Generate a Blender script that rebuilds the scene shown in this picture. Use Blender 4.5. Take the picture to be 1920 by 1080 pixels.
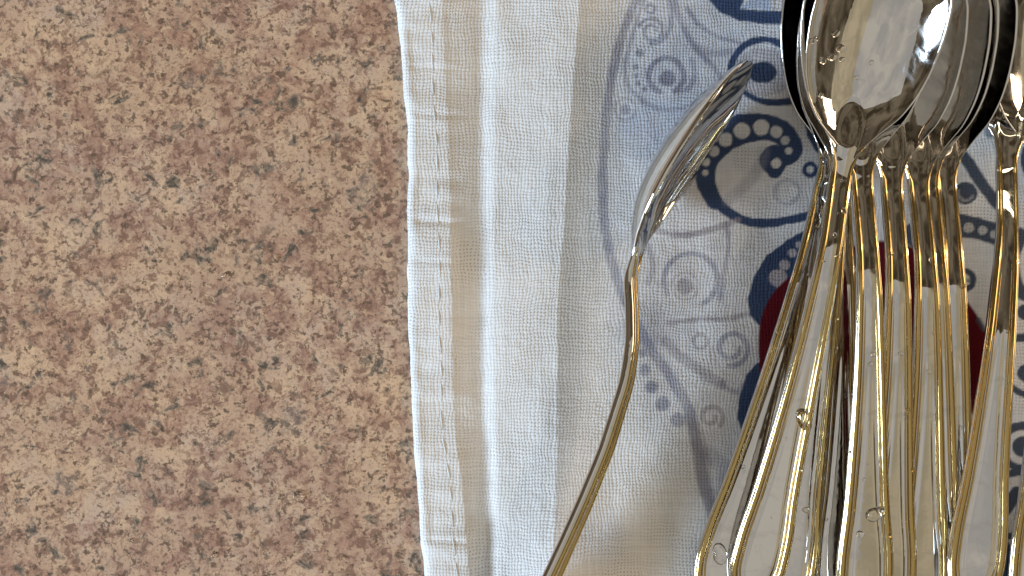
import bpy, math, random
import numpy as np
from mathutils import Vector, Matrix

# ------------------------------------------------------------------ scene, camera, light
scene = bpy.context.scene
for o in list(bpy.data.objects):
    bpy.data.objects.remove(o)
S = 0.01                      # everything below is thought in centimetres
CAM_H = 36.0                  # camera height above the counter (cm)

cam_d = bpy.data.cameras.new("camera")
cam = bpy.data.objects.new("camera", cam_d)
scene.collection.objects.link(cam)
cam.location = (0, 0, CAM_H * S)
cam.rotation_euler = (0, 0, 0)
cam_d.sensor_width = 36.0
cam_d.lens = 36.0 * CAM_H / 19.2
cam_d.clip_start = 0.005
cam_d.clip_end = 20.0
scene.camera = cam

world = bpy.data.worlds.new("World")
scene.world = world
world.use_nodes = True
wb = world.node_tree.nodes["Background"]
# dim brown room all around; blotchy noise put in to break up the reflections
wt = world.node_tree
wtc = wt.nodes.new("ShaderNodeTexCoord"); wn = wt.nodes.new("ShaderNodeTexNoise"); wr = wt.nodes.new("ShaderNodeValToRGB")
wn.inputs["Scale"].default_value = 4.5; wn.inputs["Detail"].default_value = 4.0; wn.inputs["Distortion"].default_value = 0.6
wr.color_ramp.elements[0].position = 0.40; wr.color_ramp.elements[0].color = (0.26, 0.185, 0.11, 1)
wr.color_ramp.elements[1].position = 0.62; wr.color_ramp.elements[1].color = (1.0, 0.80, 0.54, 1)
wt.links.new(wtc.outputs["Generated"], wn.inputs["Vector"]); wt.links.new(wn.outputs["Fac"], wr.inputs[0]); wt.links.new(wr.outputs[0], wb.inputs[0])
wb.inputs[1].default_value = 0.19

def area(name, loc, target, sx, sy, power, color):
    d = bpy.data.lights.new(name, 'AREA')
    d.shape = 'RECTANGLE'; d.size = sx; d.size_y = sy
    d.energy = power; d.color = color
    o = bpy.data.objects.new(name, d)
    scene.collection.objects.link(o)
    o.location = loc
    o.rotation_euler = (Vector(target) - Vector(loc)).to_track_quat('-Z', 'Y').to_euler()
    return o

# daylight from a window on the left, pale ceiling light overhead, a warm lamp to the right
area("window_light", (-1.38, -0.58, 0.46), (0.03, 0, 0), 0.50, 0.42, 35.0, (0.64, 0.81, 1.0))
area("ceiling_light", (-0.90, -1.95, 1.9), (-0.90, -1.95, 0), 3.2, 4.1, 14.0, (1.0, 0.99, 0.96))
area("warm_ceiling_light", (1.75, -1.95, 1.9), (1.75, -1.95, 0), 2.1, 4.1, 8.6, (1.0, 0.86, 0.58))
area("warm_side_light", (1.7, 0.25, 0.85), (0.05, 0, 0), 0.8, 0.6, 9.5, (1.0, 0.73, 0.48))
area("added_reflection_strip", (0.15, 0.62, 0.50), (0.05, 0, 0), 0.9, 0.035, 0.45, (1.0, 0.86, 0.58))  # unseen strip added to put a yellowish line and streaks in the steel
area("warm_lamp", (0.95, 0.30, 0.75), (0.05, 0, 0), 0.07, 0.07, 1.3, (1.0, 0.82, 0.60))

vs = scene.view_settings
vs.view_transform = 'Standard'; vs.look = 'None'; vs.gamma = 1.0; vs.exposure = 0.0
vs.use_curve_mapping = False

# ------------------------------------------------------------------ helpers
def link(o, parent=None):
    scene.collection.objects.link(o)
    if parent is not None:
        o.parent = parent
    return o

def tag(o, label=None, cat=None, group=None, kind=None):
    if label: o["label"] = label
    if cat: o["category"] = cat
    if group: o["group"] = group
    if kind: o["kind"] = kind
    return o

def mesh_from(name, verts, faces, smooth=True):
    me = bpy.data.meshes.new(name)
    me.from_pydata([tuple(v) for v in verts], [], [tuple(f) for f in faces])
    me.update()
    if smooth:
        me.polygons.foreach_set("use_smooth", [True] * len(me.polygons))
    return me

def px(x, y, z=0.0):
    """photo pixel -> table point (cm) for something z cm above the counter"""
    k = (CAM_H - z) / CAM_H
    return ((x - 960.0) / 100.0 * k, (540.0 - y) / 100.0 * k)

class NT:
    """small node-tree helper"""
    def __init__(self, name):
        self.m = bpy.data.materials.new(name); self.m.use_nodes = True
        self.t = self.m.node_tree
        self.b = self.t.nodes["Principled BSDF"]
        self.out = self.t.nodes["Material Output"]
    def n(self, typ, **kw):
        nd = self.t.nodes.new(typ)
        for k, v in kw.items(): setattr(nd, k, v)
        return nd
    def put(self, sock, v):
        if hasattr(v, "is_output") or isinstance(v, bpy.types.NodeSocket): self.t.links.new(v, sock)
        elif isinstance(v, (tuple, list)) and len(v) == 3 and sock.type == 'RGBA': sock.default_value = (*v, 1)
        else: sock.default_value = v
    def math(self, op, a, b=None, c=None, clamp=False):
        nd = self.n("ShaderNodeMath", operation=op, use_clamp=clamp)
        for i, v in enumerate((a, b, c)):
            if v is not None: self.put(nd.inputs[i], v)
        return nd.outputs[0]
    def noise(self, vec, scale, detail=2.0, rough=0.5, dist=0.0):
        nd = self.n("ShaderNodeTexNoise")
        self.t.links.new(vec, nd.inputs["Vector"])
        nd.inputs["Scale"].default_value = scale; nd.inputs["Detail"].default_value = detail
        nd.inputs["Roughness"].default_value = rough; nd.inputs["Distortion"].default_value = dist
        return nd.outputs["Fac"], nd.outputs["Color"]
    def ss(self, v, lo, hi, a=0.0, b=1.0):
        nd = self.n("ShaderNodeMapRange", interpolation_type='SMOOTHSTEP')
        self.put(nd.inputs[0], v)
        for i, k in enumerate((lo, hi, a, b)): nd.inputs[i + 1].default_value = k
        return nd.outputs[0]
    def mix(self, f, a, b, mode='MIX'):
        nd = self.n("ShaderNodeMix", data_type='RGBA', blend_type=mode)
        self.put(nd.inputs[0], f); self.put(nd.inputs[6], a); self.put(nd.inputs[7], b)
        return nd.outputs[2]
    def coords(self, scale=100.0, off=(0, 0, 0), sc=None):
        tc = self.n("ShaderNodeTexCoord")
        mp = self.n("ShaderNodeMapping")
        mp.inputs["Scale"].default_value = sc if sc else (scale,) * 3
        mp.inputs["Location"].default_value = off
        self.t.links.new(tc.outputs["Object"], mp.inputs[0])
        return mp.outputs[0]
    def bump(self, h, strength, dist, prev=None):
        nd = self.n("ShaderNodeBump")
        nd.inputs["Strength"].default_value = strength; nd.inputs["Distance"].default_value = dist
        self.t.links.new(h, nd.inputs["Height"])
        if prev is not None: self.t.links.new(prev, nd.inputs["Normal"])
        return nd.outputs[0]

# ------------------------------------------------------------------ materials
def mat_counter():
    k = NT("speckled_laminate")
    p = k.coords(100.0)
    # wobble the coordinates so flecks get ragged outlines
    _, wc = k.noise(p, 3.5, 4, 0.6)
    v = k.n("ShaderNodeVectorMath", operation='MULTIPLY_ADD')
    k.t.links.new(wc, v.inputs[0]); v.inputs[1].default_value = (0.5, 0.5, 0.5); k.t.links.new(p, v.inputs[2])
    q = v.outputs[0]
    big, _ = k.noise(p, 0.42, 3, 0.6, 0.3)
    mid, _ = k.noise(q, 1.9, 5, 0.62)
    fin, _ = k.noise(q, 6.5, 4, 0.62)
    fin2, _ = k.noise(q, 4.2, 5, 0.66, 0.4)
    off = k.coords(100.0, (31.0, 17.0, 5.0))
    redn, _ = k.noise(off, 1.35, 6, 0.68, 0.5)
    grn, _ = k.noise(off, 2.6, 4, 0.6, 0.8)
    spk, _ = k.noise(off, 8.5, 3, 0.55)
    col = k.mix(k.ss(mid, 0.40, 0.62), (0.72, 0.510, 0.350), (0.65, 0.480, 0.365))
    col = k.mix(k.ss(big, 0.42, 0.60, 0.0, 0.6), col, (0.555, 0.375, 0.265))
    # rosy and rusty patches
    col = k.mix(k.math('MULTIPLY', k.ss(redn, 0.44, 0.60), k.ss(fin, 0.28, 0.52, 0.25, 0.95)), col, (0.430, 0.255, 0.190))
    # pale grains
    col = k.mix(k.ss(fin2, 0.54, 0.66, 0.0, 0.7), col, (0.780, 0.570, 0.380))
    # brown specks
    sp = k.math('MULTIPLY', k.ss(fin, 0.505, 0.60), k.ss(redn, 0.34, 0.52, 0.5, 1.0))
    col = k.mix(k.math('MULTIPLY', sp, 0.85), col, (0.235, 0.140, 0.100))
    tny, _ = k.noise(off, 15.0, 3, 0.6)
    col = k.mix(k.ss(tny, 0.52, 0.66, 0.0, 0.55), col, (0.27, 0.165, 0.120))
    col = k.mix(k.math('MULTIPLY', k.ss(spk, 0.57, 0.65), 0.8), col, (0.133, 0.089, 0.063))
    # yellower and greyer drifts across the sheet, a few soft grey crystals
    dr, _ = k.noise(off, 0.22, 3, 0.55)
    col = k.mix(k.ss(dr, 0.45, 0.62, 0.0, 0.45), col, k.mix(1.0, col, (1.10, 1.07, 0.96), 'MULTIPLY'))
    vo = k.n("ShaderNodeTexVoronoi", feature='F1'); k.t.links.new(q, vo.inputs["Vector"]); vo.inputs["Scale"].default_value = 0.55
    vo.inputs["Randomness"].default_value = 1.0
    vs3 = k.n("ShaderNodeSeparateColor"); k.t.links.new(vo.outputs["Color"], vs3.inputs[0])
    cr = k.math('MULTIPLY', k.ss(vo.outputs["Distance"], 0.10, 0.20, 1.0, 0.0), k.ss(vs3.outputs[0], 0.45, 0.5))
    col = k.mix(k.math('MULTIPLY', k.math('MULTIPLY', cr, k.ss(fin, 0.40, 0.58)), 0.55), col, (0.225, 0.195, 0.175))
    # grey flecks and darker cores
    gm = k.math('MULTIPLY', k.ss(grn, 0.57, 0.64), k.ss(fin2, 0.38, 0.52))
    col = k.mix(k.math('MULTIPLY', gm, 0.85), col, (0.235, 0.192, 0.149))
    gd = k.math('MULTIPLY', k.ss(grn, 0.61, 0.67), k.ss(fin, 0.42, 0.54))
    col = k.mix(k.math('MULTIPLY', gd, 0.85), col, (0.089, 0.076, 0.061))
    k.t.links.new(col, k.b.inputs["Base Color"])
    k.b.inputs["Roughness"].default_value = 0.55
    k.b.inputs["Specular IOR Level"].default_value = 0.25
    h, _ = k.noise(p, 14, 2, 0.5)
    k.t.links.new(k.bump(h, 0.25, 0.0002), k.b.inputs["Normal"])
    return k.m

def mat_towel():
    k = NT("printed_linen")
    p = k.coords(100.0)
    _, wc = k.noise(p, 0.8, 2, 0.5)
    _, wc2 = k.noise(p, 5.0, 1, 0.5)
    v = k.n("ShaderNodeVectorMath", operation='MULTIPLY_ADD')
    k.t.links.new(wc, v.inputs[0]); v.inputs[1].default_value = (0.28, 0.28, 0); k.t.links.new(p, v.inputs[2])
    v2 = k.n("ShaderNodeVectorMath", operation='MULTIPLY_ADD')
    k.t.links.new(wc2, v2.inputs[0]); v2.inputs[1].default_value = (0.065, 0.065, 0); k.t.links.new(v.outputs[0], v2.inputs[2])
    sep = k.n("ShaderNodeSeparateXYZ"); k.t.links.new(v2.outputs[0], sep.inputs[0])
    pitch = 0.063
    gx = k.math('ABSOLUTE', k.math('SINE', k.math('MULTIPLY', sep.outputs[0], math.pi / pitch)))
    gy = k.math('ABSOLUTE', k.math('SINE', k.math('MULTIPLY', sep.outputs[1], math.pi / pitch)))
    # thread thickness variations
    tx, _ = k.noise(k.coords(sc=(1350, 40, 100)), 1.0, 1, 0.5)
    ty, _ = k.noise(k.coords(sc=(40, 1350, 100)), 1.0, 1, 0.5)
    hole = k.math('MULTIPLY', k.math('SUBTRACT', 1.0, gx), k.math('SUBTRACT', 1.0, gy))
    wear, _ = k.noise(p, 1.1, 3, 0.55)
    holem = k.math('MULTIPLY', k.ss(hole, 0.10, 0.42), k.ss(wear, 0.36, 0.62, 0.12, 1.0))
    at = k.n("ShaderNodeAttribute", attribute_name="print")
    col = at.outputs["Color"]
    # uneven ink: threads take the print differently
    th = k.math('ADD', tx, ty)
    col = k.mix(1.0, col, k.mix(k.ss(th, 0.7, 1.3), (0.94, 0.94, 0.94), (1.03, 1.03, 1.03)), 'MULTIPLY')
    col = k.mix(k.math('MULTIPLY', holem, 0.55), col, k.mix(1.0, col, (0.34, 0.32, 0.32), 'MULTIPLY'))
    # faint laundry greying
    st, _ = k.noise(p, 0.55, 4, 0.6)
    col = k.mix(k.ss(st, 0.52, 0.72, 0, 0.2), col, k.mix(1.0, col, (0.86, 0.83, 0.79), 'MULTIPLY'))
    k.t.links.new(col, k.b.inputs["Base Color"])
    k.b.inputs["Roughness"].default_value = 0.92
    k.b.inputs["Specular IOR Level"].default_value = 0.1
    k.b.inputs["Sheen Weight"].default_value = 0.15
    h = k.math('ADD', k.math('MULTIPLY', k.math('ADD', gx, gy), 0.5), k.math('MULTIPLY', th, 0.28))
    b1 = k.bump(h, 0.38, 0.0003)
    fz, _ = k.noise(p, 2.2, 4, 0.6)
    k.t.links.new(k.bump(fz, 0.30, 0.0012, b1), k.b.inputs["Normal"])
    return k.m

def mat_metal(name, col, rough, wob=0.02):
    k = NT(name)
    k.b.inputs["Base Color"].default_value = (*col, 1)
    k.b.inputs["Metallic"].default_value = 1.0
    p = k.coords(100.0)
    r, _ = k.noise(p, 1.6, 5, 0.65, 0.6)
    f, _ = k.noise(k.coords(sc=(900, 60, 300)), 1.0, 3, 0.6)
    sm = k.math('ADD', k.ss(r, 0.48, 0.68, 0.0, 0.13), k.ss(f, 0.55, 0.75, 0.0, 0.08))
    k.t.links.new(k.math('ADD', sm, rough), k.b.inputs["Roughness"])
    k.t.links.new(k.mix(k.ss(r, 0.50, 0.72), col, tuple(c * 0.86 for c in col)), k.b.inputs["Base Color"])
    h, _ = k.noise(p, 1.3, 3, 0.55)
    b1 = k.bump(h, wob, 0.01)
    k.t.links.new(k.bump(f, 0.006, 0.0006, b1), k.b.inputs["Normal"])
    return k.m

def mat_plain(name, col, rough):
    k = NT(name)
    p = k.coords(100.0)
    n, _ = k.noise(p, 6, 3, 0.6)
    k.t.links.new(k.mix(n, tuple(c * 0.9 for c in col), col), k.b.inputs["Base Color"])
    k.b.inputs["Roughness"].default_value = rough
    return k.m

def mat_water():
    k = NT("clear_water")
    k.b.inputs["Base Color"].default_value = (1, 1, 1, 1)
    k.b.inputs["Roughness"].default_value = 0.0
    k.b.inputs["IOR"].default_value = 1.33
    k.b.inputs["Transmission Weight"].default_value = 1.0
    return k.m

M_COUNTER = mat_counter()
M_TOWEL = mat_towel()
M_STEEL = mat_metal("polished_steel", (0.73, 0.72, 0.70), 0.025, 0.008)
M_GOLD = mat_metal("gold_plate", (0.58, 0.43, 0.18), 0.15)
M_THREAD = mat_plain("white_thread", (0.80, 0.80, 0.79), 0.85)
M_WATER = mat_water()

# ------------------------------------------------------------------ countertop
def build_counter():
    x0, x1, y0, y1 = -55, 45, -32, 30
    r = 0.4
    vs_, fs = [], []
    ring = lambda e, z: [(x0 + e, y0 + e, z), (x1 - e, y0 + e, z), (x1 - e, y1 - e, z), (x0 + e, y1 - e, z)]
    levels = [(r, 0.0)] + [(r - r * math.sin(a), -r + r * math.cos(a)) for a in (0.5, 1.0, math.pi / 2)] + [(0.0, -3.8)]
    for e, z in levels:
        vs_ += [(a * S, b * S, c * S) for a, b, c in ring(e, z)]
    fs.append((0, 1, 2, 3))
    for i in range(len(levels) - 1):
        for j in range(4):
            a, b = i * 4 + j, i * 4 + (j + 1) % 4
            fs.append((a, a + 4, b + 4, b))
    n = len(vs_)
    fs.append((n - 1, n - 2, n - 3, n - 4))
    me = mesh_from("countertop", vs_, fs, smooth=False)
    me.materials.append(M_COUNTER)
    o = link(bpy.data.objects.new("countertop", me))
    tag(o, "tan and brown speckled stone-look kitchen countertop", "countertop", kind="structure")
build_counter()

# ------------------------------------------------------------------ SHAPES (pure numpy)
def interp(y, pts):
    """smooth (monotone cubic) interpolation through (y, value) points"""
    pts = sorted(pts); xs = np.array([p[0] for p in pts], float); vs_ = np.array([p[1] for p in pts], float)
    h = np.diff(xs); d = np.diff(vs_) / h
    m = np.zeros_like(vs_)
    for i in range(1, len(xs) - 1):
        if d[i - 1] * d[i] > 0:
            w1 = 2 * h[i] + h[i - 1]; w2 = h[i] + 2 * h[i - 1]
            m[i] = (w1 + w2) / (w1 / d[i - 1] + w2 / d[i])
    m[0] = d[0]; m[-1] = d[-1]
    y = np.clip(np.asarray(y, float), xs[0], xs[-1])
    i = np.clip(np.searchsorted(xs, y) - 1, 0, len(xs) - 2)
    t = (y - xs[i]) / h[i]
    return ((2*t**3 - 3*t**2 + 1) * vs_[i] + (t**3 - 2*t**2 + t) * h[i] * m[i]
            + (-2*t**3 + 3*t**2) * vs_[i+1] + (t**3 - t**2) * h[i] * m[i+1])

# towel lines, in photo pixels at counter level: x as a function of y
EDGE = [(-600, 722), (-200, 735), (0, 746), (150, 756), (300, 763), (500, 762), (650, 766), (800, 775), (950, 786), (1080, 797), (1500, 832)]
HEM = [(-600, 820), (0, 836), (200, 845), (400, 852), (600, 855), (760, 858), (900, 872), (1080, 888), (1500, 915)]
VAL = [(-600, 898), (0, 906), (300, 903), (600, 902), (760, 906), (900, 914), (1080, 917), (1500, 930)]
CRS = [(-600, 1120), (0, 1086), (200, 1070), (400, 1058), (600, 1044), (800, 1044), (1080, 1034), (1500, 1020)]

def smooth01(t):
    t = np.clip(t, 0, 1); return t * t * (3 - 2 * t)

def vnoise(x, y, seed=0):
    """value noise, numpy"""
    def hsh(i, j):
        s = np.sin(i * 127.1 + j * 311.7 + seed * 74.7) * 43758.5453
        return s - np.floor(s)
    i = np.floor(x); j = np.floor(y); fx = smooth01(x - i); fy = smooth01(y - j)
    return (hsh(i, j) * (1 - fx) + hsh(i + 1, j) * fx) * (1 - fy) + (hsh(i, j + 1) * (1 - fx) + hsh(i + 1, j + 1) * fx) * fy

def edge_wave(pyy):
    return (vnoise(pyy / 85.0, pyy * 0 + 2.5, 31) - 0.5) * 11 + (vnoise(pyy / 30.0, pyy * 0 + 7.5, 32) - 0.5) * 4

def towel_z(X, Y):
    """height of the cloth (cm) above the counter at table point X, Y (cm)"""
    pxx = X * 100 + 960; pyy = 540 - Y * 100
    e = interp(pyy, EDGE); t = interp(pyy, HEM); v = interp(pyy, VAL); c = interp(pyy, CRS)
    e = e + edge_wave(pyy)
    u = (pxx - e) / 100.0                                    # cm from the edge
    hem = 0.17 * np.sqrt(np.clip(1 - (1 - np.clip(u / 0.16, 0, 1)) ** 2, 0, 1))
    # puckers across the hem
    pk = (vnoise(pyy / 58.0 + 0.004 * pxx, pxx / 170.0, 3) - 0.5) * 0.13 + (vnoise(pyy / 21.0, pxx / 70.0, 5) - 0.5) * 0.035
    win = smooth01(u / 0.25) * (1 - smooth01((pxx - t) / 55.0))
    z = hem + 0.045 * smooth01(u / 0.8) + pk * win
    for yy, a in ((415, 0.040), (215, 0.026), (490, 0.022), (128, 0.02), (1010, 0.03)):     # sharp creases
        z = z - a * np.exp(-((pyy - yy - 0.06 * (pxx - 800)) / 7.0) ** 2) * win
    ztop = z
    lo = 0.045
    # drop from the hem into the valley
    s = np.clip((pxx - t + 6) / np.maximum(v - t, 10), 0, 1) ** 0.85
    z = ztop * (1 - s) + lo * s
    # fold: steep rise after the valley, gentle climb to the crest, then down again
    f = np.clip((pxx - v) / np.maximum(c - v, 10), 0, 1)
    fold = lo + 0.06 * smooth01(f / 0.18) + 0.16 * f ** 0.9
    fold = fold + (vnoise(pyy / 110.0, pxx / 80.0, 9) - 0.5) * 0.09 * smooth01(f * 3) * smooth01((1 - f) * 4)
    z = np.where(pxx > v, fold, z)
    g = np.clip((pxx - c) / 115.0, 0, 1)
    down = 0.085 + (lo + 0.22 - 0.085) * (1 - g) ** 1.8
    z = np.where(pxx > c, down, z)
    # soft waves in the flat part
    far = smooth01((pxx - c - 60) / 200.0)
    z = z + far * ((vnoise(X * 0.55, Y * 0.7, 11) - 0.5) * 0.04 + (vnoise(X * 1.7, Y * 1.9, 12) - 0.5) * 0.022)
    return np.maximum(z, 0.004)

# teaspoon: local y runs towards the bowl tip, z up, origin at the narrow neck (cm)
Y_TIP, Y_END, Y_SPLIT = 4.25, -7.45, 0.30
HALF = [(-7.45, 0.0), (-7.43, 0.10), (-7.36, 0.215), (-7.2, 0.36), (-6.95, 0.475), (-6.6, 0.53), (-6.2, 0.52), (-5.3, 0.425), (-4.2, 0.335),
        (-3.0, 0.27), (-2.0, 0.23), (-1.0, 0.20), (0.0, 0.195), (0.35, 0.28), (0.7, 0.54), (1.1, 0.88), (1.6, 1.11), (2.1, 1.22),
        (2.6, 1.265), (3.0, 1.25), (3.4, 1.14), (3.75, 0.92), (4.0, 0.66), (4.15, 0.41), (4.22, 0.215), (4.25, 0.0)]
RIMZ = [(-7.45, 0.12), (-7.0, 0.25), (-6.4, 0.38), (-5.3, 0.54), (-4.4, 0.67), (-3.5, 0.78), (-2.7, 0.84), (-1.9, 0.84), (-1.2, 0.74),
        (-0.6, 0.54), (0.0, 0.33), (0.5, 0.31), (1.0, 0.40), (2.0, 0.65), (3.0, 0.93), (3.8, 1.14), (4.25, 1.25)]
DEPTH = [(-7.45, 0), (0.0, 0), (0.35, 0.02), (0.6, 0.12), (0.9, 0.27), (1.2, 0.38), (1.6, 0.47), (2.0, 0.515), (2.5, 0.53), (3.0, 0.49), (3.5, 0.36),
         (3.9, 0.19), (4.1, 0.09), (4.25, 0.0)]

K_LEN, K_HW, K_BW, K_BL = 1.12, 0.97, 0.92, 1.0          # final proportions: handle length, handle width, bowl width
def _fit(tab, width=False):
    out = []
    for y, v in tab:
        if width: v = v * (K_HW if y < -4.5 else 1.0 if y < -1.5 else (K_BW if y > 0.3 else 0.95))
        out.append((y * K_LEN if y < 0 else y if y < 0.6 else 0.6 + (y - 0.6) * K_BL, v))
    return out
HALF = _fit(HALF, True); RIMZ = _fit(RIMZ); DEPTH = _fit(DEPTH)
Y_END = Y_END * K_LEN; Y_TIP = 0.6 + (Y_TIP - 0.6) * K_BL

def bead_r(y):
    return interp(y, [(-8.4, 0.068), (-6.8, 0.066), (-3.4, 0.054), (-0.8, 0.044), (0.0, 0.036), (0.32, 0.010), (0.45, 0.004)])

def spoon_stations():
    a = Y_END + (1 - np.cos(np.linspace(0, math.pi / 2, 16))) * 0.9          # dense at the handle end
    b = np.linspace(Y_END + 0.9, Y_SPLIT, 62)[1:]
    c = np.linspace(Y_SPLIT, Y_TIP - 1.0, 34)[1:]
    d = (Y_TIP - 1.0) + np.sin(np.linspace(0, math.pi / 2, 20))[1:] * 1.0    # dense at the bowl tip
    return np.concatenate([a, b, c, d])

def spoon_surface(NV=41):
    """top and bottom point grids of the steel body: arrays (stations, NV, 3)"""
    ys = spoon_stations()
    hw = np.maximum(interp(ys, HALF), 0.002); zr = interp(ys, RIMZ); dp = interp(ys, DEPTH); rb = bead_r(ys)
    v = np.sin(np.linspace(-math.pi / 2, math.pi / 2, NV))                    # dense at both edges
    v = 0.45 * v + 0.55 * np.linspace(-1, 1, NV)
    isb = smooth01((ys - 0.0) / 0.5)[:, None]                                 # 0 handle .. 1 bowl
    body = hw - rb * (1 - isb[:, 0]) * 0.0                                    # steel runs to the outline
    X = body[:, None] * v[None, :]
    Yg = np.repeat(ys[:, None], NV, 1)
    top = zr[:, None] - dp[:, None] * (1 - np.abs(v)[None, :] ** 2.1) ** 0.9
    e = body[:, None] - np.abs(X)
    wide = smooth01((hw - 0.16) / 0.12)[:, None]
    ridge = -0.022 * np.exp(-((e - 0.215) / 0.03) ** 2) * smooth01((hw[:, None] - 0.25) / 0.1) + 0.014 * (1 - (X / np.maximum(hw[:, None], .02)) ** 2)
    top = top + (1 - isb) * (wide * ridge + 0.03 * (1 - wide) * (1 - v[None, :] ** 2))
    # raised drop on the heel of the bowl
    dx = X / 0.20; dy = (Yg - 0.72) / 0.42
    rr = np.sqrt(dx ** 2 + dy ** 2)
    top = top + 0.022 * (1 - smooth01((rr - 0.75) / 0.35)) - 0.012 * np.exp(-((rr - 1.25) / 0.13) ** 2) * (Yg > 0.2)
    th = 0.09 + (1 - isb) * 0.05
    bot = top - th
    bot = np.where(isb < 0.5, zr[:, None] - 0.165 - 0.02 * (1 - v[None, :] ** 2), bot)
    bl = smooth01((ys + 0.3) / 0.9)[:, None]
    bot = (zr[:, None] - 0.165 - 0.02 * (1 - v[None, :] ** 2)) * (1 - bl) + (top - 0.09) * bl
    return ys, np.stack([X, Yg, top], -1), np.stack([X, Yg, bot], -1), hw, zr, rb

def spoon_bead_path(inset=1.12, off=0.004, scale=1.0, y_in=0.0):
    """centre line of the gold edge: from the neck down one side, round the end and back"""
    ys = np.concatenate([np.linspace(0.45, -6.7, 58), (Y_END + 0.04) + (-6.7 - Y_END - 0.04) * (1 - np.sin(np.linspace(0, math.pi / 2, 20)))[1:]])
    side = []
    for y in ys:
        h = float(interp(y, HALF)); r = float(bead_r(y))
        yy = y
        if y < -7.39:                                                          # keep the bead inside the outline at the end
            yy = -7.39 + (y + 7.39) * ((-Y_END - 0.085 - y_in - 7.39) / (-Y_END - 0.04 - 7.39))
        side.append((max(h - r * inset - off, 0.0), yy, float(interp(y, RIMZ)) + 0.008, r * scale))
    left = [(-a, b, c, r) for a, b, c, r in side]
    right = [(a, b, c, r) for a, b, c, r in reversed(side[:-1])]
    return left + right

def spoon_points():
    """dense points of the top and bottom, for stacking"""
    _, T, B, hw, zr, rb = spoon_surface()
    bp = spoon_bead_path()
    up = np.array([(x, y, z + 0.85 * r) for x, y, z, r in bp]); dn = np.array([(x, y, z - 0.85 * r) for x, y, z, r in bp])
    return np.concatenate([T.reshape(-1, 3), up]), np.concatenate([B.reshape(-1, 3), dn])
# ------------------------------------------------------------------ END SHAPES

# ------------------------------------------------------------------ tea towel with its print
CLOTH = np.array((0.86, 0.85, 0.835)); INK = np.array((0.046, 0.072, 0.145)); NAVY = np.array((0.030, 0.044, 0.085))
FADE = np.array((0.27, 0.275, 0.35)); MAUVE = np.array((0.36, 0.32, 0.345)); SKY = np.array((0.43, 0.50, 0.64)); RED = np.array((0.12, 0.004, 0.010))
GREYB = np.array((0.50, 0.49, 0.52)); SLATE = np.array((0.085, 0.105, 0.145))

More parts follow.
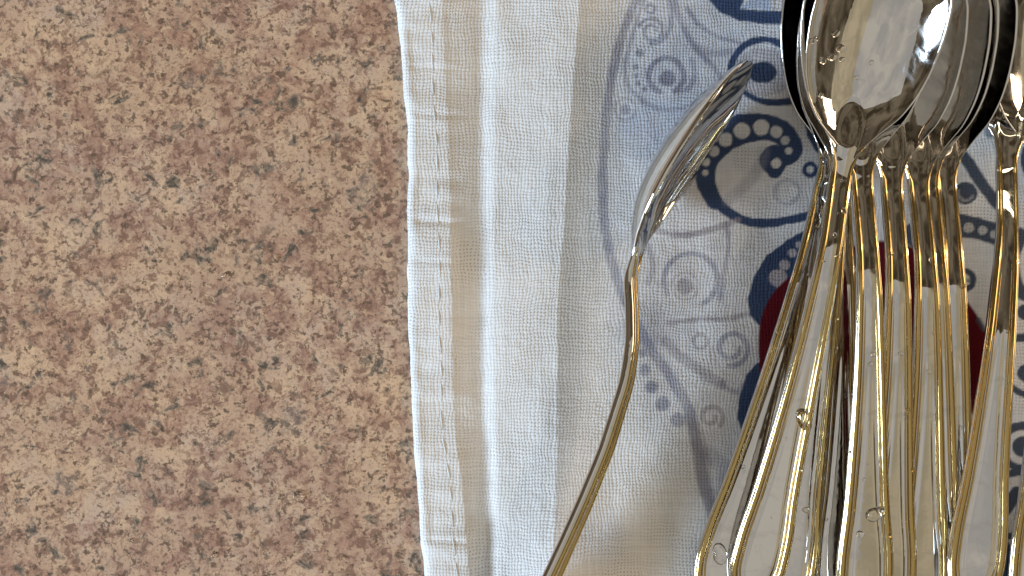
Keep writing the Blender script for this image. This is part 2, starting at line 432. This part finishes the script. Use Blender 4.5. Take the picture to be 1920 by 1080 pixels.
class Print:
    def __init__(self, x, y):
        self.x, self.y = x, y
        self.c = np.tile(CLOTH, (len(x), 1))
        self.wob = (vnoise(x / 9.0, y / 9.0, 21) - 0.5) * 3.5 + (vnoise(x / 30.0, y / 30.0, 22) - 0.5) * 3.0
        self.uneven = 0.75 + 0.5 * vnoise(x / 22.0, y / 22.0, 23)
    def _sel(self, x0, x1, y0, y1, m):
        return np.nonzero((self.x > x0 - m) & (self.x < x1 + m) & (self.y > y0 - m) & (self.y < y1 + m))[0]
    def _blend(self, i, a, col):
        a = np.clip(a, 0, 1)[:, None]
        self.c[i] = self.c[i] * (1 - a) + np.asarray(col) * a
    def stroke(self, pts, w, col, op=1.0, soft=3.0, w1=None):
        """line through points, smoothed; width runs from w to w1"""
        P = np.array(pts, float)
        if len(P) > 2:                                   # Catmull-Rom
            Q = []
            for k in range(len(P) - 1):
                p0, p1, p2, p3 = P[max(k - 1, 0)], P[k], P[k + 1], P[min(k + 2, len(P) - 1)]
                for t in np.linspace(0, 1, 8, endpoint=False):
                    Q.append(0.5 * (2 * p1 + (p2 - p0) * t + (2*p0 - 5*p1 + 4*p2 - p3) * t*t + (3*p1 - p0 - 3*p2 + p3) * t**3))
            P = np.array(Q + [P[-1]])
        w1 = w if w1 is None else w1
        i = self._sel(P[:, 0].min(), P[:, 0].max(), P[:, 1].min(), P[:, 1].max(), max(w, w1) + soft + 6)
        if not len(i): return
        X, Y = self.x[i], self.y[i]
        best = np.full(len(i), 1e9)
        n = len(P) - 1
        for k in range(n):
            a, b = P[k], P[k + 1]; d = b - a; L = max(d @ d, 1e-6)
            t = np.clip(((X - a[0]) * d[0] + (Y - a[1]) * d[1]) / L, 0, 1)
            dist = np.hypot(X - a[0] - t * d[0], Y - a[1] - t * d[1])
            hw = 0.5 * (w + (w1 - w) * (k + t) / n)
            best = np.minimum(best, dist - hw)
        al = (1 - smooth01((best + self.wob[i] * 0.55 + soft * 0.5) / soft)) * op
        if op < 1: al = al * self.uneven[i]
        self._blend(i, al, col)
    def disc(self, cx, cy, r, col, op=1.0, soft=3.0, ry=None, ang=0.0):
        ry = ry or r; R_ = max(r, ry)
        i = self._sel(cx - R_, cx + R_, cy - R_, cy + R_, soft + 6)
        if not len(i): return
        ca, sa = math.cos(ang), math.sin(ang)
        dx, dy = self.x[i] - cx, self.y[i] - cy
        u, v = (dx * ca + dy * sa) / r, (-dx * sa + dy * ca) / ry
        d = (np.hypot(u, v) - 1) * min(r, ry)
        al = (1 - smooth01((d + self.wob[i] * 0.6 + soft * 0.5) / soft)) * op
        if op < 1: al = al * self.uneven[i]
        self._blend(i, al, col)
    def ring(self, cx, cy, r, w, col, op=1.0, a0=0, a1=360, r1=None, soft=3.0, w1=None):
        n = max(8, int(abs(a1 - a0) / 15)); r1 = r if r1 is None else r1
        pts = [(cx + (r + (r1 - r) * t) * math.cos(math.radians(a0 + (a1 - a0) * t)),
                cy + (r + (r1 - r) * t) * math.sin(math.radians(a0 + (a1 - a0) * t))) for t in np.linspace(0, 1, n + 1)]
        self.stroke(pts, w, col, op, soft, w1)
    def poly(self, pts, col, op=1.0, soft=3.0):
        P = np.array(pts, float)
        i = self._sel(P[:, 0].min(), P[:, 0].max(), P[:, 1].min(), P[:, 1].max(), soft + 6)
        if not len(i): return
        X, Y = self.x[i], self.y[i]
        inside = np.zeros(len(i), bool); best = np.full(len(i), 1e9)
        for k in range(len(P)):
            a, b = P[k], P[(k + 1) % len(P)]; d = b - a; L = max(d @ d, 1e-6)
            t = np.clip(((X - a[0]) * d[0] + (Y - a[1]) * d[1]) / L, 0, 1)
            best = np.minimum(best, np.hypot(X - a[0] - t * d[0], Y - a[1] - t * d[1]))
            if abs(d[1]) > 1e-9:
                inside ^= ((a[1] > Y) != (b[1] > Y)) & (X < d[0] * (Y - a[1]) / d[1] + a[0])
        sd = np.where(inside, -best, best)
        al = (1 - smooth01((sd + self.wob[i] * 0.6 + soft * 0.5) / soft)) * op
        self._blend(i, al, col)

def paint(x, y):
    p = Print(x, y)
    # washed-out blue ground behind the ornament
    p.disc(1420, 420, 300, GREYB, 0.42, 120, ry=520)  # grey cast of the printed area, partly the pile's shade painted in
    p.disc(1300, 120, 150, SKY, 0.38, 120, ry=210, ang=0.2)
    p.disc(1235, 215, 75, SKY, 0.40, 60, ry=28, ang=-0.25)
    p.disc(1220, 270, 60, SKY, 0.28, 50, ry=30)
    p.disc(1120, 1015, 60, SKY, 0.30, 80, ry=50)
    p.disc(1225, 620, 60, FADE, 0.35, 60, ry=40)
    # pale outer contour of the paisley
    p.stroke([(1210, -60), (1192, 0), (1163, 75), (1146, 150), (1136, 230), (1130, 330), (1134, 420), (1150, 500), (1178, 575),
              (1215, 645), (1256, 705), (1290, 765), (1305, 830), (1318, 900), (1336, 965)], 15, FADE * 1.03, 0.68, 6, 22)
    p.stroke([(1222, -40), (1200, 20), (1182, 80), (1172, 130), (1180, 165), (1205, 190)], 7, FADE, 0.55, 5)
    p.stroke([(1205, 190), (1240, 205), (1290, 200), (1330, 180)], 8, FADE, 0.45, 6)
    for dx_, dy_, r in ((1199, 100, 7), (1193, 125, 6), (1193, 142, 5), (1196, 156, 5), (1208, 167, 5)):
        p.disc(dx_, dy_, r, FADE, 0.75)
    p.ring(1219, 17, 8, 5, FADE, 0.7)
    # scrolls
    p.ring(1222, 58, 8, 7, FADE, 0.75, 0, -520, 25)
    p.stroke([(1222, 82), (1245, 72), (1258, 45), (1258, 10), (1245, -20)], 9, FADE, 0.65, 4)
    p.disc(1251, 147, 15, FADE, 0.85, 6); p.ring(1249, 142, 33, 10, FADE, 0.78, -250, 60)
    p.stroke([(1266, 171), (1292, 165), (1302, 140), (1296, 110)], 9, FADE, 0.6, 5)
    p.disc(1172, 205, 10, FADE, 0.7, 5); p.ring(1172, 205, 20, 5, FADE, 0.4)
    p.stroke([(1262, -10), (1276, 40), (1300, 85), (1330, 118), (1358, 150)], 11, FADE, 0.7, 5)
    p.stroke([(1288, 15), (1310, 45), (1345, 68), (1390, 82)], 8, FADE, 0.65, 4)
    p.stroke([(1310, 90), (1340, 100), (1375, 95)], 14, FADE, 0.5, 8)
    # dark crescent at the top
    p.poly([(1318, -60), (1326, -5), (1348, 22), (1385, 39), (1445, 46), (1520, 44), (1520, 20), (1445, 21), (1388, 17), (1420, -60)], INK)
    p.poly([(1388, 15), (1445, 18), (1445, -20), (1412, -4)], SKY)
    # round medallion
    p.disc(1432, 135, 56, GREYB * 0.9, 0.9, 4, ry=46)
    p.ring(1432, 136, 62, 13, INK, 1.0, 180, 300, 62)
    p.disc(1429, 136, 28, NAVY, 1.0, 4, ry=20)
    p.stroke([(1372, 150), (1390, 168), (1414, 184), (1446, 192), (1500, 188), (1540, 176)], 9, INK, 1.0, 3, 15)
    # big dotted hook
    p.stroke([(1452, 320), (1438, 300), (1452, 286), (1478, 296), (1492, 278), (1480, 248), (1452, 231), (1416, 226), (1374, 238), (1342, 262),
              (1322, 298), (1322, 335), (1338, 370), (1366, 398), (1402, 415), (1445, 418), (1490, 410), (1545, 398)], 30, INK, 1.0, 3, 15)
    p.stroke([(1484, 290), (1476, 264), (1456, 246), (1427, 238), (1391, 242)], 26, INK, 1.0, 3, 58)
    p.stroke([(1391, 242), (1361, 258), (1337, 282), (1324, 308), (1324, 345), (1340, 378)], 58, INK, 1.0, 3, 30)
    p.ring(1455, 306, 15, 11, INK)
    p.disc(1455, 306, 9, CLOTH * 0.85)
    for cx, cy, r in ((1322, 324, 6), (1324, 304, 8), (1339, 284, 10), (1361, 262, 13), (1391, 246, 15), (1427, 239, 14), (1456, 247, 11),
                      (1472, 263, 8), (1479, 283, 6)):
        p.disc(cx, cy, r, CLOTH * 0.80, 0.95)
    p.ring(1519, 318, 11, 9, INK); p.disc(1519, 318, 6, CLOTH * 0.8)
    p.poly([(1505, 205), (1530, 215), (1560, 260), (1560, 300), (1530, 285), (1512, 255)], INK)
    p.stroke([(1365, 375), (1400, 345), (1425, 310), (1432, 285)], 22, FADE, 0.40, 14)
    p.ring(1475, 360, 22, 8, FADE, 0.4); p.disc(1488, 358, 9, CLOTH * 0.95, 0.7)
    # pale lines under the lying spoon
    p.stroke([(1215, 420), (1250, 438), (1290, 440), (1335, 430), (1385, 412)], 11, MAUVE * 0.85, 0.7, 5)
    p.stroke([(1362, 420), (1366, 460), (1358, 510), (1350, 560)], 9, FADE, 0.6, 5)
    p.stroke([(1300, 330), (1285, 350), (1275, 365)], 12, MAUVE, 0.6, 6)
    p.ring(1295, 525, 50, 10, FADE, 0.6, 150, 420); p.disc(1284, 537, 16, MAUVE * 0.8, 0.75, 8); p.ring(1284, 537, 25, 5, MAUVE, 0.4)
    p.stroke([(1215, 460), (1225, 500), (1215, 530)], 12, FADE, 0.45, 7)
    p.stroke([(1255, 606), (1310, 598), (1360, 598), (1402, 588)], 10, MAUVE * 0.85, 0.65, 6)
    p.ring(1313, 640, 13, 7, MAUVE * 0.9, 0.6)
    p.ring(1372, 652, 15, 10, FADE, 0.65, 0, 460, 34)
    p.stroke([(1248, 640), (1275, 668), (1312, 695), (1352, 720)], 20, MAUVE * 0.85, 0.62, 8)
    p.stroke([(1352, 720), (1380, 735), (1400, 715)], 12, FADE, 0.5, 6)
    for cx, cy, r in ((1209, 694, 11), (1222, 726, 12), (1242, 757, 13), (1271, 788, 14), (1205, 662, 8)):
        p.disc(cx, cy, r, FADE, 0.72, 6)
    p.ring(1333, 782, 9, 9, MAUVE * 0.8, 0.6, 0, 400, 24)
    p.stroke([(1300, 800), (1316, 850), (1322, 905), (1345, 960)], 26, MAUVE * 0.85, 0.5, 14)
    p.stroke([(1330, 850), (1355, 880), (1360, 920)], 30, FADE, 0.4, 16)
    # lower dark paisley with dots
    p.poly([(1530, 420), (1475, 450), (1436, 482), (1412, 520), (1402, 560), (1406, 592), (1424, 612), (1450, 640), (1560, 640), (1600, 500)], INK)
    for cx, cy, r in ((1459, 522, 17), (1471, 496, 10), (1485, 474, 8), (1497, 459, 6), (1458, 572, 16)):
        p.disc(cx, cy, r, np.array((0.44, 0.40, 0.42)), 0.95)
    p.poly([(1420, 680), (1398, 705), (1386, 745), (1382, 785), (1400, 830), (1430, 880), (1600, 900), (1600, 700)], INK)
    # red flower under the pile
    i = p._sel(1390, 1900, 430, 930, 5)
    a_ = np.arctan2(p.y[i] - 680, p.x[i] - 1634)
    rr = np.hypot((p.x[i] - 1634), (p.y[i] - 680) * 0.97) / (217 + 7 * np.cos(5 * a_ + 0.4))
    p._blend(i, 1 - smooth01((rr - 0.99) / 0.02), RED)
    # ornament between the pile and the next spoon, and beyond it
    p.stroke([(1815, 155), (1838, 200), (1856, 250)], 18, SLATE * 2.2, 0.8, 6)
    p.stroke([(1786, 270), (1815, 305), (1845, 350), (1885, 400)], 22, SLATE, 1.0, 4)
    p.disc(1811, 362, 21, SLATE); p.ring(1811, 362, 14, 5, GREYB, 0.7, 30, 200)
    p.stroke([(1720, 440), (1770, 425), (1830, 428), (1900, 452)], 52, SLATE, 1.0, 4, 36)
    for cx, cy, r in ((1793, 432, 8), (1817, 427, 10), (1842, 432, 9), (1864, 440, 8)):
        p.disc(cx, cy, r, CLOTH * 0.72, 0.95)
    p.ring(1808, 525, 17, 11, SLATE); p.stroke([(1795, 522), (1822, 528)], 6, SLATE, 0.7)
    p.stroke([(1835, 600), (1850, 620), (1890, 618)], 10, SLATE, 0.8)
    p.stroke([(1912, 440), (1898, 490), (1908, 540), (1940, 560)], 26, SLATE, 1.0, 4)
    p.stroke([(1885, 640), (1925, 632), (1960, 640)], 16, SLATE)
    p.disc(1922, 585, 14, SLATE); p.disc(1924, 700, 17, SLATE); p.stroke([(1890, 720), (1912, 735), (1935, 742)], 12, SLATE)
    p.ring(1918, 838, 40, 15, SLATE, 1.0, 90, 300); p.disc(1918, 838, 19, SLATE)
    p.stroke([(1884, 890), (1920, 884), (1960, 892)], 14, SLATE)
    p.stroke([(1876, 965), (1895, 940), (1906, 925)], 26, SLATE, 1.0, 4)
    p.stroke([(1876, 1005), (1905, 1006)], 12, SLATE)
    p.disc(1888, 1050, 20, INK * 1.5, 1.0, 5, ry=34)
    p.ring(1985, 300, 60, 22, SLATE, 1.0, 60, 300); p.ring(2040, 620, 80, 24, SLATE)
    p.ring(1700, -140, 150, 40, INK); p.ring(1500, 1180, 90, 22, FADE, 0.7)
    return p.c

def build_towel():
    def axis(lo, a, b, hi, fine, coarse):
        return np.concatenate([np.arange(lo, a, coarse), np.arange(a, b, fine), np.arange(b, hi + 1e-6, coarse)])
    ya = axis(-11.0, -5.6, 5.6, 11.0, 0.026, 0.12)
    ua = axis(0.0, 0.0, 11.9, 17.0, 0.026, 0.12)                     # cm from the towel's left edge
    ua = np.concatenate([[0.0, 0.002, 0.006, 0.012, 0.019], ua[1:]])
    U, Yg = np.meshgrid(ua, ya, indexing='ij')
    edge = (interp(540 - Yg * 100, EDGE) + edge_wave(540 - Yg * 100) - 960) / 100.0
    frac = np.clip(1 - U / 6.0, 0, 1)
    X = U + edge * frac + (-1.96) * (1 - frac)
    # ragged weave at the edge
    X = X + (vnoise(Yg / 0.07, Yg * 0 + 1.5, 4) - 0.5) * 0.012 * np.clip(1 - U / 0.3, 0, 1)
    Z = towel_z(X, Yg)
    Z[0, :] = 0.004
    border = np.minimum.reduce([(17.0 - U), 11.0 - np.abs(Yg)])
    Z = np.where(border < 0.2, Z * np.sqrt(np.clip(border / 0.2, 0, 1)) + 0.004, Z)
    n1, n2 = X.shape
    co = np.stack([X, Yg, Z], -1).reshape(-1, 3) * S
    idx = np.arange(n1 * n2).reshape(n1, n2)
    q = np.stack([idx[:-1, :-1], idx[1:, :-1], idx[1:, 1:], idx[:-1, 1:]], -1).reshape(-1, 4)
    me = bpy.data.meshes.new("cloth")
    me.vertices.add(len(co)); me.vertices.foreach_set("co", co.ravel())
    me.loops.add(q.size); me.loops.foreach_set("vertex_index", q.ravel().astype(np.int32))
    me.polygons.add(len(q)); me.polygons.foreach_set("loop_start", np.arange(0, q.size, 4, dtype=np.int32))
    me.polygons.foreach_set("use_smooth", np.ones(len(q), bool))
    me.update(); me.validate()
    # printed colours live on the cloth
    kz = CAM_H / (CAM_H - np.clip(Z.ravel(), 0, 0.3))
    c = paint(X.ravel() * 100 * kz + 960, 540 - Yg.ravel() * 100 * kz)
    at = me.color_attributes.new("print", 'FLOAT_COLOR', 'POINT')
    at.data.foreach_set("color", np.concatenate([c, np.ones((len(c), 1))], 1).astype(np.float32).ravel())
    me.materials.append(M_TOWEL)
    o = link(bpy.data.objects.new("tea_towel", me))
    tag(o, "white woven tea towel with dark blue paisley print lying on the counter", "towel")
    # running stitches that hold the hem
    rnd = random.Random(5)
    n, seg = 6, 5
    y = 5.8
    k = 0
    while y > -5.8:
        L = 0.30 + rnd.random() * 0.10
        pts = []
        for t in np.linspace(0, 1, seg + 1):
            yy = y - L * t
            xx = (float(interp(540 - yy * 100, HEM)) - 30 - 960) / 100.0 + 0.015 * math.sin(yy * 3) + 0.02 * (t - 0.5)
            pts.append((xx, yy, float(towel_z(np.array([xx]), np.array([yy]))[0]) + 0.014 * math.sin(math.pi * t) - 0.009 + 0.004 * rnd.random()))
        vs_, fs = [], []
        for a_, b_, c_ in pts:
            for j in range(n):
                w = 2 * math.pi * j / n
                vs_.append(((a_ + 0.010 * math.cos(w)) * S, b_ * S, (c_ + 0.010 * math.sin(w)) * S))
        for s_ in range(seg):
            for j in range(n):
                fs.append((s_*n + j, s_*n + (j+1) % n, (s_+1)*n + (j+1) % n, (s_+1)*n + j))
        fs.append(tuple(range(n))); fs.append(tuple(seg * n + j for j in reversed(range(n))))
        st = mesh_from("stitch", vs_, fs); st.materials.append(M_THREAD)
        link(bpy.data.objects.new("stitch", st), o)
        y -= L + 0.09 + rnd.random() * 0.05
        k += 1
build_towel()

# ------------------------------------------------------------------ teaspoons
def spoon_meshes():
    ys, T, B, hw, zr, rb = spoon_surface()
    n, nv = T.shape[:2]
    # rounded edge loop between top and bottom
    mid = 0.5 * (T + B)
    el = mid[:, 0].copy(); er = mid[:, -1].copy(); el[:, 0] -= 0.018; er[:, 0] += 0.018
    # cross-section ring: top left->right, right edge, bottom right->left, left edge
    ring = np.concatenate([T, er[:, None], B[:, ::-1], el[:, None]], 1)
    m = ring.shape[1]
    V = ring.reshape(-1, 3) * S
    faces, part = [], []
    ks = int(np.argmin(np.abs(ys - Y_SPLIT)))
    for i in range(n - 1):
        for j in range(m):
            jn = (j + 1) % m
            faces.append((i*m + j, i*m + jn, (i+1)*m + jn, (i+1)*m + j)); part.append(0 if i < ks else 1)
    full = mesh_from("full", V, faces)
    nor = np.zeros(len(V) * 3); full.vertices.foreach_get("normal", nor); nor = nor.reshape(-1, 3)
    res = []
    for pid, nm in ((1, "bowl"), (0, "handle")):
        fs = [f for f, p in zip(faces, part) if p == pid]
        used = sorted({v for f in fs for v in f}); mp = {v: i for i, v in enumerate(used)}
        me = mesh_from(nm, V[used], [tuple(mp[v] for v in f) for f in fs])
        me.normals_split_custom_set_from_vertices([tuple(nor[v]) for v in used])
        me.materials.append(M_STEEL)
        res.append(me)
    bpy.data.meshes.remove(full)
    # gold lines along the edge: a broad bead and a fine one inside it
    out = []
    for nm, args, k in (("gold_edge", {}, 12), ("gold_line", dict(inset=2.2, off=0.026, scale=0.26, y_in=0.11), 8)):
        P = np.array(spoon_bead_path(**args))
        if nm == "gold_line": P = P[(P[:, 1] < -0.45)]
        c = P[:, :3]
        tan = np.gradient(c, axis=0); tan /= np.linalg.norm(tan, axis=1)[:, None]
        side = np.cross(tan, np.array((0, 0, 1.0))); side /= np.linalg.norm(side, axis=1)[:, None]
        nn = np.cross(side, tan)
        vs_, fs = [], []
        for i in range(len(c)):
            r = P[i, 3]
            for j in range(k):
                w = 2 * math.pi * j / k
                vs_.append((c[i] + side[i] * r * math.cos(w) + nn[i] * r * 0.85 * math.sin(w)) * S)
        for i in range(len(c) - 1):
            for j in range(k):
                fs.append((i*k + j, (i+1)*k + j, (i+1)*k + (j+1) % k, i*k + (j+1) % k))
        fs.append(tuple(range(k))); fs.append(tuple((len(c)-1)*k + j for j in reversed(range(k))))
        g = mesh_from(nm, vs_, fs); g.materials.append(M_GOLD)
        out.append(g)
    return res[0], res[1], out[0], out[1]

BOWL, HANDLE, EDGE_GOLD, LINE_GOLD = spoon_meshes()

def add_spoon(loc, rotm, label, group="gold-edged teaspoons"):
    root = link(bpy.data.objects.new("teaspoon", None))
    root.empty_display_size = 0.01
    root.location = Vector(loc) * S
    root.rotation_euler = rotm.to_euler()
    tag(root, label, "teaspoon", group)
    link(bpy.data.objects.new("bowl", BOWL), root)
    h = link(bpy.data.objects.new("handle", HANDLE), root)
    link(bpy.data.objects.new("gold_edge", EDGE_GOLD), h)
    link(bpy.data.objects.new("gold_line", LINE_GOLD), h)
    return root

def rot3(yaw, pitch, roll):
    y, p, r = (math.radians(a) for a in (yaw, pitch, roll))
    return Matrix.Rotation(y, 3, 'Z') @ Matrix.Rotation(p, 3, 'X') @ Matrix.Rotation(r, 3, 'Y')

# x, y, z of the neck (cm) and yaw, pitch, roll (degrees): each spoon rests in the one below
POSE = dict(
    D=(6.071, 2.152, 0.100, -0.44, -0.50, 0.00),
    A=(5.833, 2.111, 0.287, -14.89, 1.00, 0.00),
    C=(6.028, 2.062, 0.414, -7.27, 1.00, 0.45),
    K=(7.887, 1.972, 0.765, 1.46, 4.35, 2.00),
    J=(7.520, 1.956, 1.030, 2.19, 5.50, 0.85),
    G=(7.310, 1.874, 1.116, 1.49, 5.50, 3.65),
    F=(6.760, 1.901, 1.465, 0.82, 7.00, 3.55),
    E=(6.153, 1.969, 1.890, 1.90, 8.50, 2.85),
    B=(5.806, 2.148, 1.937, -10.24, 10.80, 2.80),
    H=(9.144, 2.360, 0.245, -5.74, -5.50, 0.00),
    I=(9.891, 2.073, 0.104, -1.26, -0.15, 0.00),
)
LABEL = dict(
    D="teaspoon at the bottom of the pile, its bowl peeking out beside the blue hook print",
    K="lowest teaspoon on the pile's side facing the separate crossing spoon, over the red flower",
    J="teaspoon second from the bottom of the pile's side facing the crossing spoon",
    G="teaspoon third from the bottom of the pile's side facing the crossing spoon",
    F="teaspoon in the middle of the pile, handle just beneath the straight upper handle",
    A="teaspoon whose handle splays out farthest from the pile towards the lone spoon",
    C="teaspoon directly beneath the topmost spoon, handle mostly hidden by it",
    E="second highest teaspoon of the pile, straight handle carrying a large water drop",
    B="topmost teaspoon of the pile, open wet bowl mirroring the room",
    H="teaspoon beside the pile, its handle crossing over the neighbouring handle ends",
    I="teaspoon lying apart behind the crossing spoon, only its gold handle edge showing",
)
SPOONS = {}
for key, (x, y, z, a, b, c) in POSE.items():
    SPOONS[key] = add_spoon((x, y, z), rot3(a, b, c), LABEL[key])
# the lone spoon, lying on its side
SIDE = Matrix(((0.25973, 0.28876, 0.92150), (-0.03440, 0.95641, -0.29000), (-0.96507, 0.04362, 0.25834)
))
add_spoon((1.941, 0.386, 0.932), SIDE, "lone teaspoon lying on its side away from the pile, on the pale towel")

# ------------------------------------------------------------------ water drops
bpy.context.view_layer.update()
dg = bpy.context.evaluated_depsgraph_get()

def drop_mesh(seed):
    rnd = random.Random(seed)
    k, lv = 14, 5
    vs_, fs = [(0, 0, 0.62)], []
    ph = [rnd.uniform(0, 6.28) for _ in range(3)]
    for l in range(1, lv + 2):
        t = min(l, lv) / lv
        for j in range(k):
            w = 2 * math.pi * j / k
            r = math.sin(t * math.pi / 2) * (1 + 0.16 * math.sin(w + ph[0]) + 0.10 * math.sin(2 * w + ph[1]) + 0.05 * math.sin(3 * w + ph[2]))
            z = 0.62 * math.cos(t * math.pi / 2) if l <= lv else -0.12
            vs_.append((r * math.cos(w), r * math.sin(w), z))
    for j in range(k): fs.append((0, 1 + j, 1 + (j + 1) % k))
    for l in range(lv):
        for j in range(k):
            a, b = 1 + l*k + j, 1 + l*k + (j + 1) % k
            fs.append((a, a + k, b + k, b))
    fs.append(tuple(reversed([1 + lv*k + j for j in range(k)])))
    me = mesh_from("water_drop", vs_, fs); me.materials.append(M_WATER)
    return me
DROPS = [drop_mesh(s) for s in range(4)]

ON = dict(D="the bottom spoon", K="the lowest spoon facing the crossing one", J="the second lowest spoon facing the crossing one",
          G="the third lowest spoon facing the crossing one", F="the spoon beneath the straight handle", A="the farthest splayed spoon",
          C="the spoon beneath the topmost", E="the second highest spoon", B="the topmost spoon", H="the spoon crossing over its neighbours",
          I="the spoon behind the crossing one")

def add_drop(x, y, r, label=None, stretch=1.0, ang=0.0, metal=True, i=[0]):
    o_ = Vector((0, 0, CAM_H * S)); t_ = Vector((*px(x, y), 0)) * S
    hit, loc, nrm, _, ob, _ = scene.ray_cast(dg, o_, (t_ - o_).normalized())
    if not hit or nrm.z < 0.55 or (metal and ob.parent is None): return
    group = "water drops on the countertop"
    if metal:
        root = ob.parent if ob.parent.parent is None else ob.parent.parent
        key = [k for k, v in SPOONS.items() if v.name == root.name]
        if not key: return
        where = "in the bowl" if ob.name.startswith("bowl") else "on the handle"
        label = label or "small clear water drop %s of %s" % (where, ON[key[0]])
        group = "water drops on the teaspoons"
    elif ob.name != "countertop": return
    i[0] += 1
    o = bpy.data.objects.new("water_drop", DROPS[i[0] % 4])
    q = nrm.to_track_quat('Z', 'Y').to_matrix() @ Matrix.Rotation(math.radians(ang), 3, 'Z')
    o.location = loc; o.rotation_euler = q.to_euler()
    o.scale = (r * S / 100, r * S / 100 * stretch, r * S / 100)
    tag(link(o), label, "water drop", group)

add_drop(1508, 792, 13, "long clear water drop by the handle edge of the topmost teaspoon", 1.7, -10)
add_drop(1640, 966, 17, "large clear water drop on the straight handle of the second highest teaspoon", 0.75, -20)
add_drop(1612, 1002, 7, "water drop below the large one on the straight handle")
add_drop(1352, 1040, 15, "clear water drop near the end of the farthest splayed handle", 1.3, 30)
for q in ((1568, 63, 7), (1578, 90, 8), (1560, 108, 8), (1543, 113, 7), (1521, 78, 6), (1580, 111, 5), (1530, 72, 5), (1606, 145, 4), (1540, 180, 5), (1634, 118, 4),
          (1512, 957, 6), (1392, 876, 4), (1500, 882, 4), (1346, 925, 4), (1620, 900, 3), (1632, 683, 4), (1690, 663, 4), (1703, 770, 4), (1712, 880, 4),
          (1790, 930, 4), (1850, 655, 4), (1828, 745, 4), (1566, 440, 4), (1572, 480, 4), (1568, 600, 4), (1567, 655, 5), (1745, 487, 4), (1672, 475, 4)):
    add_drop(*q, None, 1.25, q[0] * 7 % 90)
rd = random.Random(11)
for _ in range(46):                                        # fine spray left from washing up
    t = rd.random()
    add_drop(1480 - 130 * t + rd.random() * (330 + 120 * t), 330 + 740 * t, 1.6 + 2.6 * rd.random() ** 2, None, 1 + rd.random() * 0.5, rd.uniform(-40, 40))
for q in ((560, 931, 7), (566, 923, 3), (402, 1041, 4), (424, 1034, 3), (725, 857, 5), (718, 874, 3), (518, 483, 4), (421, 516, 4), (247, 1014, 3), (468, 1008, 4)):
    add_drop(q[0], q[1], q[2] * 1.5, "tiny water drop on the speckled countertop", metal=False)
